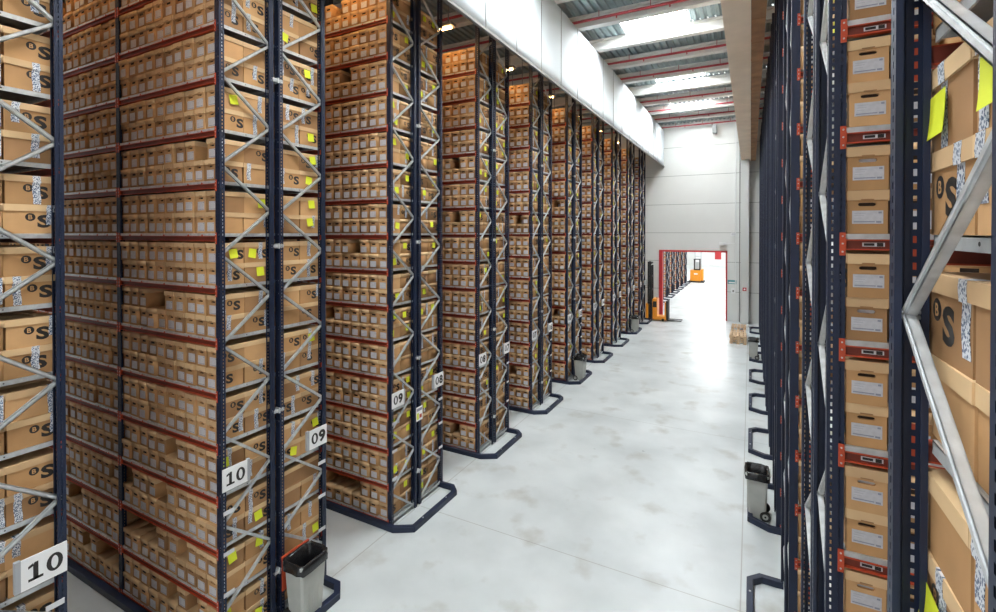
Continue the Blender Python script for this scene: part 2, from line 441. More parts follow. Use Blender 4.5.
# ------------------------------------------------------------------ guard rails at the rack feet
def guard(side, y, xlen, label):
    x0 = XL if side == 'L' else XRr; s = 1 if side == 'L' else -1     # s: towards the corridor
    o = .455
    ya, yb = -.07, D-.04
    path = [(-s*xlen,ya),(s*.12,ya),(s*o,ya+.20),(s*o,yb-.16),(s*(o-.16),yb),(-s*xlen,yb)]
    m = MB(); w = .05
    pts = [Vector(p) for p in path]; L_, R_ = [], []
    for i,p in enumerate(pts):
        d1 = (pts[i]-pts[i-1]).normalized() if i else (pts[1]-pts[0]).normalized()
        d2 = (pts[i+1]-pts[i]).normalized() if i < len(pts)-1 else d1
        n1 = Vector((-d1.y,d1.x)); n2 = Vector((-d2.y,d2.x)); n = (n1+n2).normalized(); c = w/max(.3,n.dot(n1))
        L_.append(p+n*c); R_.append(p-n*c)
    H_ = .11; N = len(pts)
    vs = [(p.x,p.y,0) for p in L_]+[(p.x,p.y,0) for p in R_]+[(p.x,p.y,H_) for p in L_]+[(p.x,p.y,H_) for p in R_]
    fs = []
    for i in range(N-1):
        fs += [(2*N+i,3*N+i,3*N+i+1,2*N+i+1),(i,2*N+i,2*N+i+1,i+1),(N+i,N+i+1,3*N+i+1,3*N+i),(i,i+1,N+i+1,N+i)]
    fs += [(0,N,3*N,2*N),(N-1,3*N-1,4*N-1,2*N-1)]
    m.add(vs, fs, NAVY)
    ob = m.obj('guard_rail', None, (x0, y, 0)); tag(ob, label, 'guard rail', 'guard rails around the rack feet')
    b = ob.modifiers.new('bev','BEVEL'); b.width = .008; b.segments = 2; b.limit_method = 'ANGLE'
    bo = MB()
    for (x,yy) in ((s*(o-.0),ya+.5),(s*(o-.0),yb-.5)): bo.cyl((x,yy,H_),(x,yy,H_+.012),.016,GALV,8)
    bo.obj('anchor_bolts', ob)
for side,k,y,bays,fine in ROWS:
    guard(side, y, bays*BAY+.2, 'navy floor guard rail around foot of the %s rack row %s' % (ORD[11-k], 'on the left' if side=='L' else 'on the right'))

# ------------------------------------------------------------------ archive boxes
BW, BD, BH = .222, .390, .285          # body; lid overhangs a little
def hole_outline(n=4):
    pts = []
    for cx,a0 in ((.028,-PI/2),(-.028,PI/2)):
        for i in range(n+1): a = a0+PI*i/n; pts.append((cx+.0118*math.cos(a), .0+.0118*math.sin(a)))
    return [(x*1.25, z+.198) for x,z in pts]
def body_mesh(cb, handle_paper):
    m = MB(); hx, hy = BW/2, BD/2
    m.box(-hx,hx,-hy+.001,hy,0,BH,cb)
    m.f = m.f[:2]+m.f[3:]; m.m = m.m[:2]+m.m[3:]    # front face is rebuilt with its hand hole
    hp = hole_outline(); n = len(hp)
    outer = [(hx,0),(hx,BH),(-hx,BH),(-hx,0)]
    y = -hy+.001
    # ring between outline and hole: split by angle sectors
    corners = [(-hx,0),(hx,0),(hx,BH),(-hx,BH)]
    cz = .198
    ang = lambda p: math.atan2(p[1]-cz, p[0]) % (2*PI)
    allo = sorted([(ang(c),c) for c in corners])
    # connect each hole vertex to a projected point on the rectangle
    def proj_rect(a):
        dx, dz = math.cos(a), math.sin(a); t = 9
        if dx > 1e-6: t = min(t, hx/dx)
        if dx < -1e-6: t = min(t, -hx/dx)
        if dz > 1e-6: t = min(t, (BH-cz)/dz)
        if dz < -1e-6: t = min(t, -cz/dz)
        return (dx*t, cz+dz*t)
    hs = sorted([(ang(p),p) for p in hp])
    for i in range(len(hs)):
        a0,p0 = hs[i]; a1,p1 = hs[(i+1)%len(hs)]; aa1 = a1 if a1 > a0 else a1+2*PI
        poly = [p0, proj_rect(a0)]
        for ac,c in [(x,c) for x,c in allo]+[(x+2*PI,c) for x,c in allo]:
            if a0 < ac < aa1: poly.append(c)
        poly += [proj_rect(a1), p1]
        m.add([(p[0],y,p[1]) for p in poly], [tuple(range(len(poly)))], cb)
    pts = [p for _,p in hs]
    m.add([(p[0],y,p[1]) for p in pts]+[(p[0],y+.02,p[1]) for p in pts], [(i,(i+1)%n,n+(i+1)%n,n+i) for i in range(n)], cb)
    m.add([(p[0],y+.02,p[1]) for p in pts], [tuple(range(n))], LABEL if handle_paper else DARK)  # dark back sheet paints the shade inside, unless paper fills it
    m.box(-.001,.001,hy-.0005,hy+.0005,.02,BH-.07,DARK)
    return m.mesh('archive_box')
ME_BODY = [body_mesh(c, p) for c in CB for p in (False, True)]
def lid_mesh(c):
    m = MB(); hx, hy = BW/2+.0095, BD/2+.010; z0, z1 = .226, .292
    m.box(-hx,hx,-hy,hy,z0,z1,c)
    # a cut notch in the front flap and the folded corner seams
    m.box(-.035,.035,-hy-.0012,-hy,z0,z0+.008,CB[3])
    for s in (-1,1): m.box(s*(hx-.004)-.0012,s*(hx-.004)+.0012,-hy-.0012,-hy,z0,z1,CB[3])
    return m.mesh('lid')
ME_LID = [lid_mesh(c) for c in LID]
def label_mesh(big):
    m = MB(); y = -BD/2-.0015
    if big: x0,x1,z0,z1 = -.076,.076,.03,.15
    else: x0,x1,z0,z1 = -.082,.086,.068,.156
    m.box(x0,x1,y,y+.002,z0,z1,LABEL)
    y -= .0006
    m.box(x0+.008,x1-.045,y,y+.0006,z0+.010,z0+.017,PRINT)
    m.box(x1-.038,x1-.010,y,y+.0006,z0+.006,z0+.018,PRINT)
    m.box(x1-.026,x1-.008,y,y+.0006,z1-.020,z1-.008,PRINT)
    for i in range(3): m.box(x0+.012,x0+.075-i*.01,y,y+.0004,z1-.018-i*.016,z1-.0165-i*.016,PRINT)
    return m.mesh('label')
ME_LAB = [label_mesh(False), label_mesh(True)]
gS = glyph_mesh('S', .168, .045); gB = glyph_mesh('B', .062, .02)
def side_glyph(m, g, yc, zc, x, material, sx=1.0):
    vs, fs = g
    m.add([(x, yc+v[0]*sx, zc+v[1]) for v in vs], fs, material)
def logo_mesh():
    m = MB(); x = BW/2+.0012
    side_glyph(m, gS, .05, .125, x, INK, 1.3)
    n = 20
    m.add([(x, -.055+.040*math.cos(2*PI*i/n), .166+.040*math.sin(2*PI*i/n)) for i in range(n)], [tuple(range(n))], INK)
    side_glyph(m, gB, -.055, .166, x+.0006, CB[0])
    return m.mesh('logo')
ME_LOGO = logo_mesh()
def tape_mesh(seed, z0):
    r = random.Random(seed); m = MB(); w = .031
    def strip(x, za, zb):
        n = 6; vs = []
        for i in range(n+1):
            t = i/n; z = za+(zb-za)*t; o = .004*math.sin(t*5+seed)+(r.random()-.5)*.003
            vs += [(x,-w+o,z),(x,w+o,z),(x+.001,-w+o,z),(x+.001,w+o,z)]
        fs = []
        for i in range(n):
            a = 4*i; fs += [(a+2,a+3,a+7,a+6),(a,a+4,a+5,a+1),(a,a+2,a+6,a+4),(a+1,a+5,a+7,a+3)]
        m.add(vs, fs, TAPE)
    strip(BW/2+.0014, z0, .228); strip(BW/2+.0107, .222, .2925)
    m.box(BW/2-.05,BW/2+.0117,-w,w,.2918,.2926,TAPE)
    return m.mesh('tape')
ME_TAPE = [tape_mesh(s, z) for s,z in ((1,.005),(2,.05),(3,.09))]
def note_mesh(a):
    m = MB(); x = BW/2+.0115; n = 4; vs = []
    for i in range(n+1):
        t = i/n
        for s in (-.06,.06): vs.append((x+.004+.010*(1-t)**2, s*math.cos(a)-(t-.5)*.13*math.sin(a), (t-.5)*.13*math.cos(a)+s*math.sin(a)))
    m.add(vs, [(2*i,2*i+1,2*i+3,2*i+2) for i in range(n)], NEON)
    b = [(v[0]-.001,v[1],v[2]) for v in vs]; m.add(b, [(2*i,2*i+2,2*i+3,2*i+1) for i in range(n)], NEON)
    return m.mesh('sticky_note')
ME_NOTE = [note_mesh(a) for a in (.05,-.2,.12)]

# every box position: dict(side,k,half,row,lev,up,bay,col)
MISSING = set()
def miss(side,k,half,lev,up,cols):
    for c_ in cols: MISSING.add((side,k,half,0,lev,up,c_//10,c_%10))
miss('L',10,'A',9,1,[1]); miss('L',10,'A',2,1,[5]); miss('L',10,'A',1,1,[3,6,7,8,9]); miss('L',10,'A',1,1,[15,16,18,19])
miss('L',10,'A',0,1,[2,10,11,12,14]); miss('L',10,'A',2,1,[9])
miss('L',9,'A',7,1,[3]); miss('L',9,'A',12,1,[4]); miss('L',9,'A',0,1,[3,4,5,6]); miss('L',9,'A',5,1,[6])
miss('L',8,'A',10,1,[2]); miss('L',8,'A',8,1,[2]); miss('L',8,'A',0,1,[2]); miss('L',7,'A',8,1,[1]); miss('L',7,'A',1,1,[2])
miss('L',6,'A',9,1,[1]); miss('L',6,'A',3,1,[1])
BX = []
for side,k,y,bays,fine in ROWS:
    x0 = XL if side == 'L' else XRr; sx = -1 if side == 'L' else 1
    for half in 'AB':
        for row in (0,1):        # row 0 nearest -Y within the half
            outer = (half == 'A' and row == 0) or (half == 'B' and row == 1)
            yb = y + (.02 if half == 'A' else .98) + (.2 if row == 0 else .6)
            for b in range(bays):
                for c_ in range(10):
                    for lev in range(NL):
                        for up in (0,1):
                            key = (side,k,half,row,lev,up,b,c_)
                            if key in MISSING: continue
                            if up and outer and c_ > 0 and R.random() < .012: continue
                            x = x0 + sx*(.1025+.121+.2512*c_+b*BAY)
                            pull = R.uniform(-.022,.012) if outer else 0
                            if half == 'B': pull = -pull
                            xo = R.uniform(-.003,.003)
                            rot = R.uniform(-.02,.02) + (PI if half == 'B' else 0)
                            BX.append(dict(key=key,x=x+xo,y=yb+pull,z=zk(lev)-.0195+up*.2925,rot=rot,end=(b==0 and c_==0),outer=outer))
# visible area of each box in the photograph's view
def area(q):
    if any(p is None for p in q): return 0
    q = [(min(996,max(0,u)),min(612,max(0,v))) for u,v in q]
    return abs(sum(q[i][0]*q[(i+1)%4][1]-q[(i+1)%4][0]*q[i][1] for i in range(4)))/2
def shown(b):
    side,k,half,row,lev,up,bay,c_ = b['key']; x,y,z = b['x'],b['y'],b['z']; s = 0
    if half == 'A' and row == 0:
        f = [project(x+a,y-.2,z+h_) for a,h_ in ((-.12,0),(.12,0),(.12,.29),(-.12,.29))]
        ctr = project(x,y-.2,z+.15)
        ok = ctr is not None
        if ok and k < 11:
            lim = project(XL if side=='L' else XRr, rowY(k+1)+D, H)
            if lim is None: ok = side == 'L'
            elif side == 'L': ok = ctr[0] > lim[0]
            else: ok = ctr[0] < lim[0]
        elif k == 11: ok = False
        if ok: s += area(f)
    if b['end']:
        ex = x + (.12 if side == 'L' else -.12)
        s += area([project(ex,y+a,z+h_) for a,h_ in ((-.2,0),(.2,0),(.2,.29),(-.2,.29))])*(1 if side=='L' or k==11 else .3)
    return s
for b in BX: b['a'] = shown(b)
order = sorted(range(len(BX)), key=lambda i: -BX[i]['a'])
near = set(order[:300])
LEVTOP = {}
for i in near:
    k_ = BX[i]['key'][:2]; LEVTOP[k_] = max(LEVTOP.get(k_,0), BX[i]['key'][4])
GROUP = 'archive boxes on the racks'
def decor(b, rnd):
    """what an end box carries on its long side"""
    t = rnd.random(); logo = t < .52; tape = rnd.random() < .62; note = rnd.random() < .34
    lo = rnd.choice((-.06,.03,.09)); tp = rnd.choice((-.12,-.02,.06,.15)); nt = (rnd.uniform(-.1,.1), rnd.uniform(.12,.2))
    return logo, lo, tape, tp, note, nt
ROWN = {11:'first',10:'second',9:'third',8:'fourth',7:'fifth'}
stuff_idx = []
for i,b in enumerate(BX):
    side,k,half,row,lev,up,bay,c_ = b['key']
    rnd = random.Random(hash(b['key'][1:2]+b['key'][4:])*7+i)
    b['cb'] = rnd.randrange(4); b['ld'] = rnd.randrange(2); b['dec'] = decor(b, rnd) if b['end'] else None
    if side == 'R' and k == 11 and half == 'B' and row == 1:
        # the boxes a hand's reach from the camera, set as the photograph shows them
        b['dec'] = decor(b, random.Random(i)) 
        sp = {(9,0):(True,-.03,True,.0,False,(0,0)), (8,0):(True,-.045,True,.09,False,(0,0)), (8,1):(False,0,True,-.05,True,(-.075,.12)),
              (7,1):(True,-.045,True,.15,False,(0,0)), (7,0):(False,0,False,0,False,(0,0)), (6,1):(False,0,False,.06,False,(0,0)),
              (5,1):(True,-.045,False,0,False,(0,0)), (6,0):(True,-.045,True,-.03,True,(-.08,.10))}.get((lev,up))
        if sp: b['dec'] = sp
    if side == 'R' and k == 11 and half == 'B' and row == 0:
        b['dec'] = (False,0,lev != 7,-.15,(lev,up) == (8,1),(-.04,.13))
    if side == 'L' and k == 11:
        b['dec'] = (rnd.random() < .8, rnd.choice((.03,.06)), rnd.random() < .9, rnd.choice((-.11,.04,.16)), rnd.random() < .12, (.0,.17))
    if i not in near: stuff_idx.append(i); continue
    rowd = ROWN.get(k, 'far'); sd = 'left' if side == 'L' else 'right'
    lv = ORD[LEVTOP[(side,k)]-lev]; ul = 'upper' if up else 'lower'
    if b['end']:
        d = b['dec']; look = ('yellow-tagged' if d[4] else ('BS marked' if d[0] else ('taped' if d[2] else 'plain')))
        colm = ORD[(0 if half == 'A' else 2)+row] + ' stack'
        lab = '%s box, %s, %s row on %s visible shelf, end of %s %s rack' % (look, colm, ul, lv, rowd, sd)
    else:
        lab = 'archive box %s from corner post, %s row, %s visible shelf of %s %s rack' % (ORD[c_] if bay == 0 else ('twelfth to eighteenth'.split()[0] if c_==1 else ORD[min(14,10+c_)]), ul, lv, rowd, sd)
    o = inst(ME_BODY[b['cb']*2 + (1 if (rnd.random() < .3 and side == 'R') else 0)], 'archive_box', None, (b['x'],b['y'],b['z']), b['rot'])
    tag(o, lab, 'box', GROUP)
    inst(ME_LID[b['ld']], 'lid', o, (0,0,0), 0)
    if (half,row) in (('A',0),('B',1)): inst(ME_LAB[1 if side == 'L' else 0], 'label', o)
    if b['end']:
        logo,lo,tape,tp,note,nt = b['dec']
        plus = (side == 'L') == (half == 'A')
        rz = 0 if plus else PI
        def put(me, nm, off_y, z_=0):
            yy = off_y if plus else -off_y
            q = inst(me, nm, o, (0, yy, z_), rz)
            if nm == 'sticky_note' and side == 'R': q.scale = (1,1.5,1.15)
        if logo: put(ME_LOGO, 'logo', lo)
        if tape: put(ME_TAPE[i % 3], 'tape', tp)
        if note: put(ME_NOTE[i % 3], 'sticky_note', nt[0], nt[1])

# all remaining boxes as one mass
def stuff(idx, name='archive_boxes'):
    V = []; F4 = []; MI = []; nv = 0
    mats = CB + LID + [DARK, LABEL, INK, NEON, TAPE]
    extraV = []; extraF = []; extraM = []
    def bx(x0,x1,y0,y1,z0,z1): return [(x,y,z) for z in (z0,z1) for y in (y0,y1) for x in (x0,x1)]
    q = [(0,2,3,1),(4,5,7,6),(0,1,5,4),(2,6,7,3),(0,4,6,2),(1,3,7,5)]
    body = bx(-BW/2,BW/2,-BD/2,BD/2,0,BH); lid = bx(-BW/2-.0095,BW/2+.0095,-BD/2-.009,BD/2+.009,.226,.292)
    y = -BD/2-.002
    hole = [(-.045,y,.184),(.045,y,.184),(.045,y,.214),(-.045,y,.214)]  # flat dark quad painted for the shade of a hand hole
    labl = [(-.076,y,.03),(.076,y,.03),(.076,y,.15),(-.076,y,.15)]
    base = np.array(body+lid+hole+labl); bq = q + [tuple(a+8 for a in f) for f in q] + [(16,17,18,19),(20,21,22,23)]
    base2 = np.array([[-v[0],-v[1],v[2]] for v in hole+labl])  # unused mirror
    bq = np.array(bq)
    verts = []; faces = []; mi = []
    off = 0
    for i in idx:
        b = BX[i]; c,s = math.cos(b['rot']), math.sin(b['rot'])
        X = base[:,0]*c-base[:,1]*s+b['x']; Yy = base[:,0]*s+base[:,1]*c+b['y']; Z = base[:,2]+b['z']
        verts.append(np.stack([X,Yy,Z],1)); faces.append(bq+off); off += len(base)
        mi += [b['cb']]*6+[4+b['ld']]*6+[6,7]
    me = bpy.data.meshes.new(name)
    verts = np.concatenate(verts); faces = np.concatenate(faces)
    # end decorations on boxes that show their long side
    ev = []; ef = []; em = []; base_i = len(verts)
    for i in idx:
        b = BX[i]
        if not b['end']: continue
        logo,lo,tape,tp,note,nt = b['dec']; side = b['key'][0]; sg = 1 if side == 'L' else -1
        ex = b['x']+sg*(BW/2)
        def pt(yl, z, o): return (ex+sg*o, b['y']+sg*yl, b['z']+z)
        def face(pl, m):
            if sg < 0: pass
            ef.append([base_i+len(ev)+j for j in range(len(pl))]); ev.extend(pl); em.append(m)
        if logo:
            for f in gS[1]: face([pt(gS[0][j][0]*1.3+.05+lo, gS[0][j][1]+.125, .002) for j in f], 8)
            face([pt(-.055+lo+.04*math.cos(2*PI*j/12), .15+.04*math.sin(2*PI*j/12), .002) for j in range(12)], 8)
            face([pt(-.055+lo+.015*math.cos(2*PI*j/8), .15+.018*math.sin(2*PI*j/8), .003) for j in range(8)], 0)
        if tape: face([pt(tp-.028,.03,.0125),pt(tp+.028,.03,.0125),pt(tp+.028,.292,.0125),pt(tp-.028,.292,.0125)], 10)
        if note: face([pt(nt[0]-.055,nt[1]-.06,.016),pt(nt[0]+.055,nt[1]-.06,.016),pt(nt[0]+.055,nt[1]+.06,.014),pt(nt[0]-.055,nt[1]+.06,.014)], 9)
    allv = np.concatenate([verts, np.array(ev)]) if ev else verts
    me.vertices.add(len(allv)); me.vertices.foreach_set('co', allv.astype(np.float32).ravel())
    tot = list(np.full(len(faces),4)) + [len(f) for f in ef]
    loops = np.concatenate([faces.ravel(), np.array([j for f in ef for j in f], dtype=int)]) if ef else faces.ravel()
    starts = np.concatenate([[0], np.cumsum(tot)[:-1]])
    me.loops.add(len(loops)); me.loops.foreach_set('vertex_index', loops.astype(np.int32))
    me.polygons.add(len(tot)); me.polygons.foreach_set('loop_start', starts.astype(np.int32)); me.polygons.foreach_set('loop_total', np.array(tot,dtype=np.int32))
    for m in mats: me.materials.append(m)
    me.polygons.foreach_set('material_index', np.array(mi+em, dtype=np.int32))
    me.update(); me.validate()
    return inst(me, name)
tag(stuff(stuff_idx), 'mass of further cardboard archive boxes filling the distant and upper rack shelves', 'boxes', kind='stuff')

# ------------------------------------------------------------------ signs
def sign(txt, side, y, zc, label, flange):
    x = XL+.012
    root = empty('aisle_sign', (x, y, zc)); tag(root, label, 'sign', 'numbered aisle signs')
    W, Hh = .36, .31
    MB().box(0,.012,-W/2,W/2,-Hh/2,Hh/2,WHITE).obj('board', root)
    e = MB(); s = flange
    a,b = sorted((s*W/2, s*(W/2+.045))); e.box(-.03,.012,a,b,-Hh/2,Hh/2,SIGNEDGE); e.obj('edge_flange', root)
    m = MB(); x_ = .0135
    for ci,ch in enumerate(txt):
        yc = (-.072,.078)[ci]
        if ch == '1':
            for pts in ([(-.018,-.088),(.022,-.088),(.022,.088),(-.006,.088),(-.018,.07)],[(-.055,-.088),(.06,-.088),(.06,-.062),(-.055,-.062)],[(-.055,.040),(-.018,.055),(-.018,.085),(-.006,.088),(-.055,.066)]):
                m.add([(x_,yc+a,b) for a,b in pts], [tuple(range(len(pts)))], INK)
        elif ch == '0':
            n = 24; o = [(.066*math.cos(2*PI*i/n),.090*math.sin(2*PI*i/n)) for i in range(n)]; q = [(.028*math.cos(2*PI*i/n),.064*math.sin(2*PI*i/n)) for i in range(n)]
            m.add([(x_,yc+a,b) for a,b in o+q], [(i,(i+1)%n,n+(i+1)%n,n+i) for i in range(n)], INK)
        else:
            g = glyph_mesh(ch, .245, .045); m.add([(x_,yc+v[0]*1.08,v[1]) for v in g[0]], g[1], INK)
    m.obj('number', root)
num = {11:(None,'10'),10:('10','09'),9:('09','08'),8:('08','07'),7:('07','06'),6:('06','05'),5:('05','04'),4:('04','03'),3:('03','02'),2:('02','01')}
for k,(a,b) in num.items():
    y = rowY(k)
    if a: sign(a, 'L', y+.185, 2.53, 'white board numbered %s on near corner of the %s left rack' % (a, ORD[11-k]), 1)
    if b: sign(b, 'L', y+D-.185, 2.53, 'white board numbered %s on the far corner of the %s left rack' % (b, ORD[11-k]), -1)
nb = MB(); nb.box(0,.006,-.11,.11,-.15,.15,WHITE).box(.006,.0065,-.09,-.02,-.12,.02,NEON).box(.006,.0065,.0,.08,-.1,-.02,ORANGE).box(.006,.0065,-.09,.09,.06,.12,PRINT)
tag(nb.obj('notice_sheet', None, (XL+.012, rowY(9)+.9, 2.0)), 'small printed notice sheet on the middle post of third left rack', 'notice')

# ------------------------------------------------------------------ waste bins
def waste_bin(x, y, back, label, lid=False):
    root = empty('waste_bin', (x, y, 0), 0 if back > 0 else PI); tag(root, label, 'bin', 'grey waste bins at the rack ends')
    # local: wheels on +x when rotated; front is -x
    m = MB(); b0 = (.155,.19); t0 = (.205,.25); zt = .95
    def ring(hx,hy,z,ch): return [(-hx+ch,-hy,z),(hx-ch,-hy,z),(hx,-hy+ch,z),(hx,hy-ch,z),(hx-ch,hy,z),(-hx+ch,hy,z),(-hx,hy-ch,z),(-hx,-hy+ch,z)]
    rs = [ring(b0[0],b0[1],.03,.03), ring(.185,.225,.6,.03), ring(t0[0]-.01,t0[1]-.01,zt-.05,.03), ring(t0[0]+.012,t0[1]+.012,zt-.05,.03), ring(t0[0]+.012,t0[1]+.012,zt,.03), ring(t0[0]-.02,t0[1]-.02,zt,.03), ring(.15,.18,.2,.03)]
    vs = [v for r in rs for v in r]; n = 8
    fs = [(r*n+i,r*n+(i+1)%n,(r+1)*n+(i+1)%n,(r+1)*n+i) for r in range(len(rs)-1) for i in range(n)] + [tuple(range(n-1,-1,-1)), tuple(range(6*n,7*n))]
    m.add(vs, fs, BINB)
    for yy in (-.1,0,.1): m.box(-.186,-.17,yy-.006,yy+.006,.15,.6,BINB)
    m.obj('tub', root)
    l = MB(); rr = random.Random(5); prof = [(.030,-.13),(.034,-.06),(.026,.012),(.004,.022),(-.03,.005),(-.05,-.3),(-.08,-.45)]
    vs = []; N = 28
    for (o,dz) in prof:
        for i in range(N):
            t = i/N*8; e = int(t); fpart = t-e; A = ring(t0[0],t0[1],zt,.05)[e]; B = ring(t0[0],t0[1],zt,.05)[(e+1)%8]
            px = A[0]+(B[0]-A[0])*fpart; py = A[1]+(B[1]-A[1])*fpart; ln = math.hypot(px,py)
            j = rr.uniform(-.006,.006); vs.append((px*(1+(o+j)/ln), py*(1+(o+j)/ln), zt+dz+rr.uniform(-.012,.012)))
    fs = [(r*N+i,r*N+(i+1)%N,(r+1)*N+(i+1)%N,(r+1)*N+i) for r in range(len(prof)-1) for i in range(N)] + [tuple(range((len(prof)-1)*N,len(prof)*N))]
    l.add(vs, fs, LINER); lo = l.obj('bin_liner', root)
    for p in lo.data.polygons: p.use_smooth = True
    if lid: MB().box(.225,.24,-.24,.24,.46,.985,ORANGE).box(.215,.24,-.25,.25,.955,.99,ORANGE).obj('lid', root)
    MB().cyl((.15,-.19,.10),(.15,.19,.10),.012,GALV,8).obj('axle', root)
    for s in (-1,1):
        w = MB(); w.cyl((.15,s*.175,.10),(.15,s*.215,.10),.10,RUBBER,20).cyl((.15,s*.214,.10),(.15,s*.22,.10),.055,BINB,16).cyl((.15,s*.219,.10),(.15,s*.224,.10),.02,RUBBER,10); w.obj('wheel', root)
    MB().cyl((.245,-.17,.93),(.245,.17,.93),.013,BINB,8).box(.19,.25,-.18,-.16,.91,.945,BINB).box(.19,.25,.16,.18,.91,.945,BINB).obj('handle', root)
waste_bin(-6.03, 5.10, -1, 'grey wheeled waste bin with black liner beside the second left rack', True)
waste_bin(-6.03, 18.55, -1, 'grey waste bin with black liner at the foot of the sixth left rack')
waste_bin(-6.03, 28.9, -1, 'small distant grey waste bin near the forklift on the left')
waste_bin(.14, 11.35, 1, 'grey waste bin with black liner at the foot of right racks')
waste_bin(.14, 25.4, 1, 'far dark-lined waste bin between right guard rails near the pallets')

# ------------------------------------------------------------------ pallets
def pallet(x, y, z, label, rz=0):
    m = MB()
    for i in range(5): a = -.4+i*.175; m.box(a,a+.1,-.6,.6,.122,.144,WOOD)
    for yy in (-.6,-.07,.46): m.box(-.4,.4,yy,yy+.14,.1,.122,WOOD)
    for yy in (-.6,-.07,.46):
        for xx in (-.4,-.07,.26): m.box(xx,xx+.14,yy,yy+.14,.022,.1,WOOD)
    for xx in (-.4,-.07,.26): m.box(xx,xx+.14,-.6,.6,0,.022,WOOD)
    tag(m.obj('pallet', None, (x,y,z), rz), label, 'pallet', 'wooden pallets by the end wall')
pallet(-.57,28.9,0,'bottom wooden pallet of the stack near the right racks')
pallet(-.56,28.92,.145,'middle wooden pallet of the stack near the right racks',.01)
pallet(-.58,28.9,.29,'top wooden pallet of the stack near the right racks',-.01)
pallet(-.62,31.2,0,'single wooden pallet lying behind the pallet stack')
pallet(-.62,33.2,0,'single wooden pallet lying closest to the end wall')

# ------------------------------------------------------------------ trucks
t = empty('order_picker', (-5.5,33.75,0)); tag(t, 'orange and black forklift with tall mast parked beside the doorway', 'forklift')
b = MB(); b.box(-.05,.62,-.4,.4,.08,.30,MUSTARD).box(-.32,-.02,-.42,.42,.08,1.45,MUSTARD).box(-.78,-.6,-.35,.35,.12,1.1,MUSTARD).box(-.3,-.05,-.425,-.42,.9,1.3,RUBBER); b.obj('chassis', t)
m = MB()
for yy in (-.34,.22):
    m.box(-.66,-.54,yy,yy+.12,.05,3.95,RUBBER).box(-.5,-.38,yy+.02,yy+.10,.05,3.7,RUBBER)
for z in (.2,1.1,2.0,2.9,3.8): m.box(-.64,-.4,-.3,.3,z,z+.12,RUBBER)
for yy in (-.12,.08): m.cyl((-.48,yy,.1),(-.48,yy,3.6),.035,RUBBER,10)
m.obj('mast', t)
MB().box(.45,.55,-.4,.4,.3,1.25,MUSTARD).box(.55,.66,-.42,.42,.1,1.35,RUBBER).obj('operator_guard', t)
for s in (-1,1): MB().box(.6,1.5,s*.28-.06,s*.28+.06,.05,.10,RUBBER).obj('fork', t)
MB().box(.62,1.0,-.34,.34,.04,.09,RUBBER).obj('platform', t)
for (x,yy) in ((-.45,-.38),(-.45,.30),(.35,-.42),(.35,.34)): MB().cyl((x,yy,.09),(x,yy+.08,.09),.09,RUBBER,14).obj('wheel', t)
MB().cyl((-.1,0,1.45),(-.1,0,1.52),.05,MUSTARD,10).obj('beacon', t)
t = empty('reach_truck', (-5.62,61.6,0)); tag(t, 'orange reach truck far beyond the doorway in the next hall', 'forklift')
MB().box(-.72,.42,-.5,.9,.18,1.45,MUSTARD).box(-.3,.1,-.51,-.5,.95,1.1,WHITE).box(.45,.68,-.3,.9,.25,1.55,MUSTARD).obj('chassis', t)
c_ = MB()
for x in (-.30,.30):
    for yy in (-.25,.5): c_.box(x-.04,x+.04,yy-.04,yy+.04,1.45,2.7,RUBBER)
c_.box(-.36,.36,-.3,.56,2.7,2.78,RUBBER).box(-.36,.36,-.3,-.26,1.45,1.6,RUBBER); c_.obj('overhead_guard', t)
MB().box(-.24,.24,.1,.2,1.45,2.4,GLASS).obj('seat_panel', t)
m = MB()
for x in (-.4,.28): m.box(x,x+.14,1.0,1.2,.1,4.4,GALV)
for z in (1.6,3.0,4.2): m.box(-.4,.4,1.05,1.15,z,z+.12,GALV)
m.obj('mast', t)
MB().box(-.9,.8,-.6,1.2,.03,.17,RUBBER).obj('base_skirt', t)

# ------------------------------------------------------------------ next hall racks (seen through the opening)
for i in range(7):
    y = 38.9 + i*P
    root = empty('storage_rack', (-6.75, y, 0)); tag(root, 'distant storage rack through the doorway, %s row of the next hall' % ORD[i], 'rack', 'storage racks in the next hall')
    for a,yy in enumerate((0,.86,.95,1.81)): inst(ME_UPS, 'upright', root, (-.05,yy,0), 0 if a % 2 == 0 else PI).scale = (1,1,.7)
    m = MB()
    for yc,fl in ((.43,1),(1.38,-1)):
        for j in range(11):
            s = fl*(1 if j % 2 == 0 else -1); zc = .66+.30875+.6175*j; m.bar((-.05,yc-.395*s,zc-.30875),(-.05,yc+.395*s,zc+.30875),.042,.032,GALV)
    m.obj('bracing', root)
    for j in range(9): inst(ME_BEAM, 'beam', root, (-1.355,0,zk(j)), 0)
    inst(ME_UPS, 'upright', root, (-2.66,0,0), 0).scale = (1,1,.7)
    m = MB()
    for j in range(9):
        for up in (0,1):
            for row in range(4):
                yc = (.23,.63,1.18,1.58)[row]
                for cc in range(1 if row else 10):
                    x = -.225-.25*cc; z = zk(j)-.02+up*.2925; c0 = CB[(j*3+up+row+cc)%4]
                    m.box(x-.115,x+.115,yc-.197,yc+.197,z,z+.23,c0).box(x-.12,x+.12,yc-.2,yc+.2,z+.228,z+.29,LID[(cc+j)%2])
                    if row == 0: m.box(x-.08,x+.08,yc-.2,yc-.198,z+.04,z+.15,LABEL)
    tag(m.obj('archive_boxes', None, (-6.75,y,0)), 'cardboard boxes filling the %s distant rack through the doorway' % ORD[i], 'boxes', kind='stuff')
    g = MB(); g.box(-.1,.5,-.12,-.02,0,.1,NAVY).box(.4,.5,-.02,1.8,0,.1,NAVY).box(-.1,.5,1.8,1.9,0,.1,NAVY)
    tag(g.obj('guard_rail', None, (-6.75,y,0)), 'navy guard rail of the %s distant rack through the doorway' % ORD[i], 'guard rail', 'guard rails in the next hall')

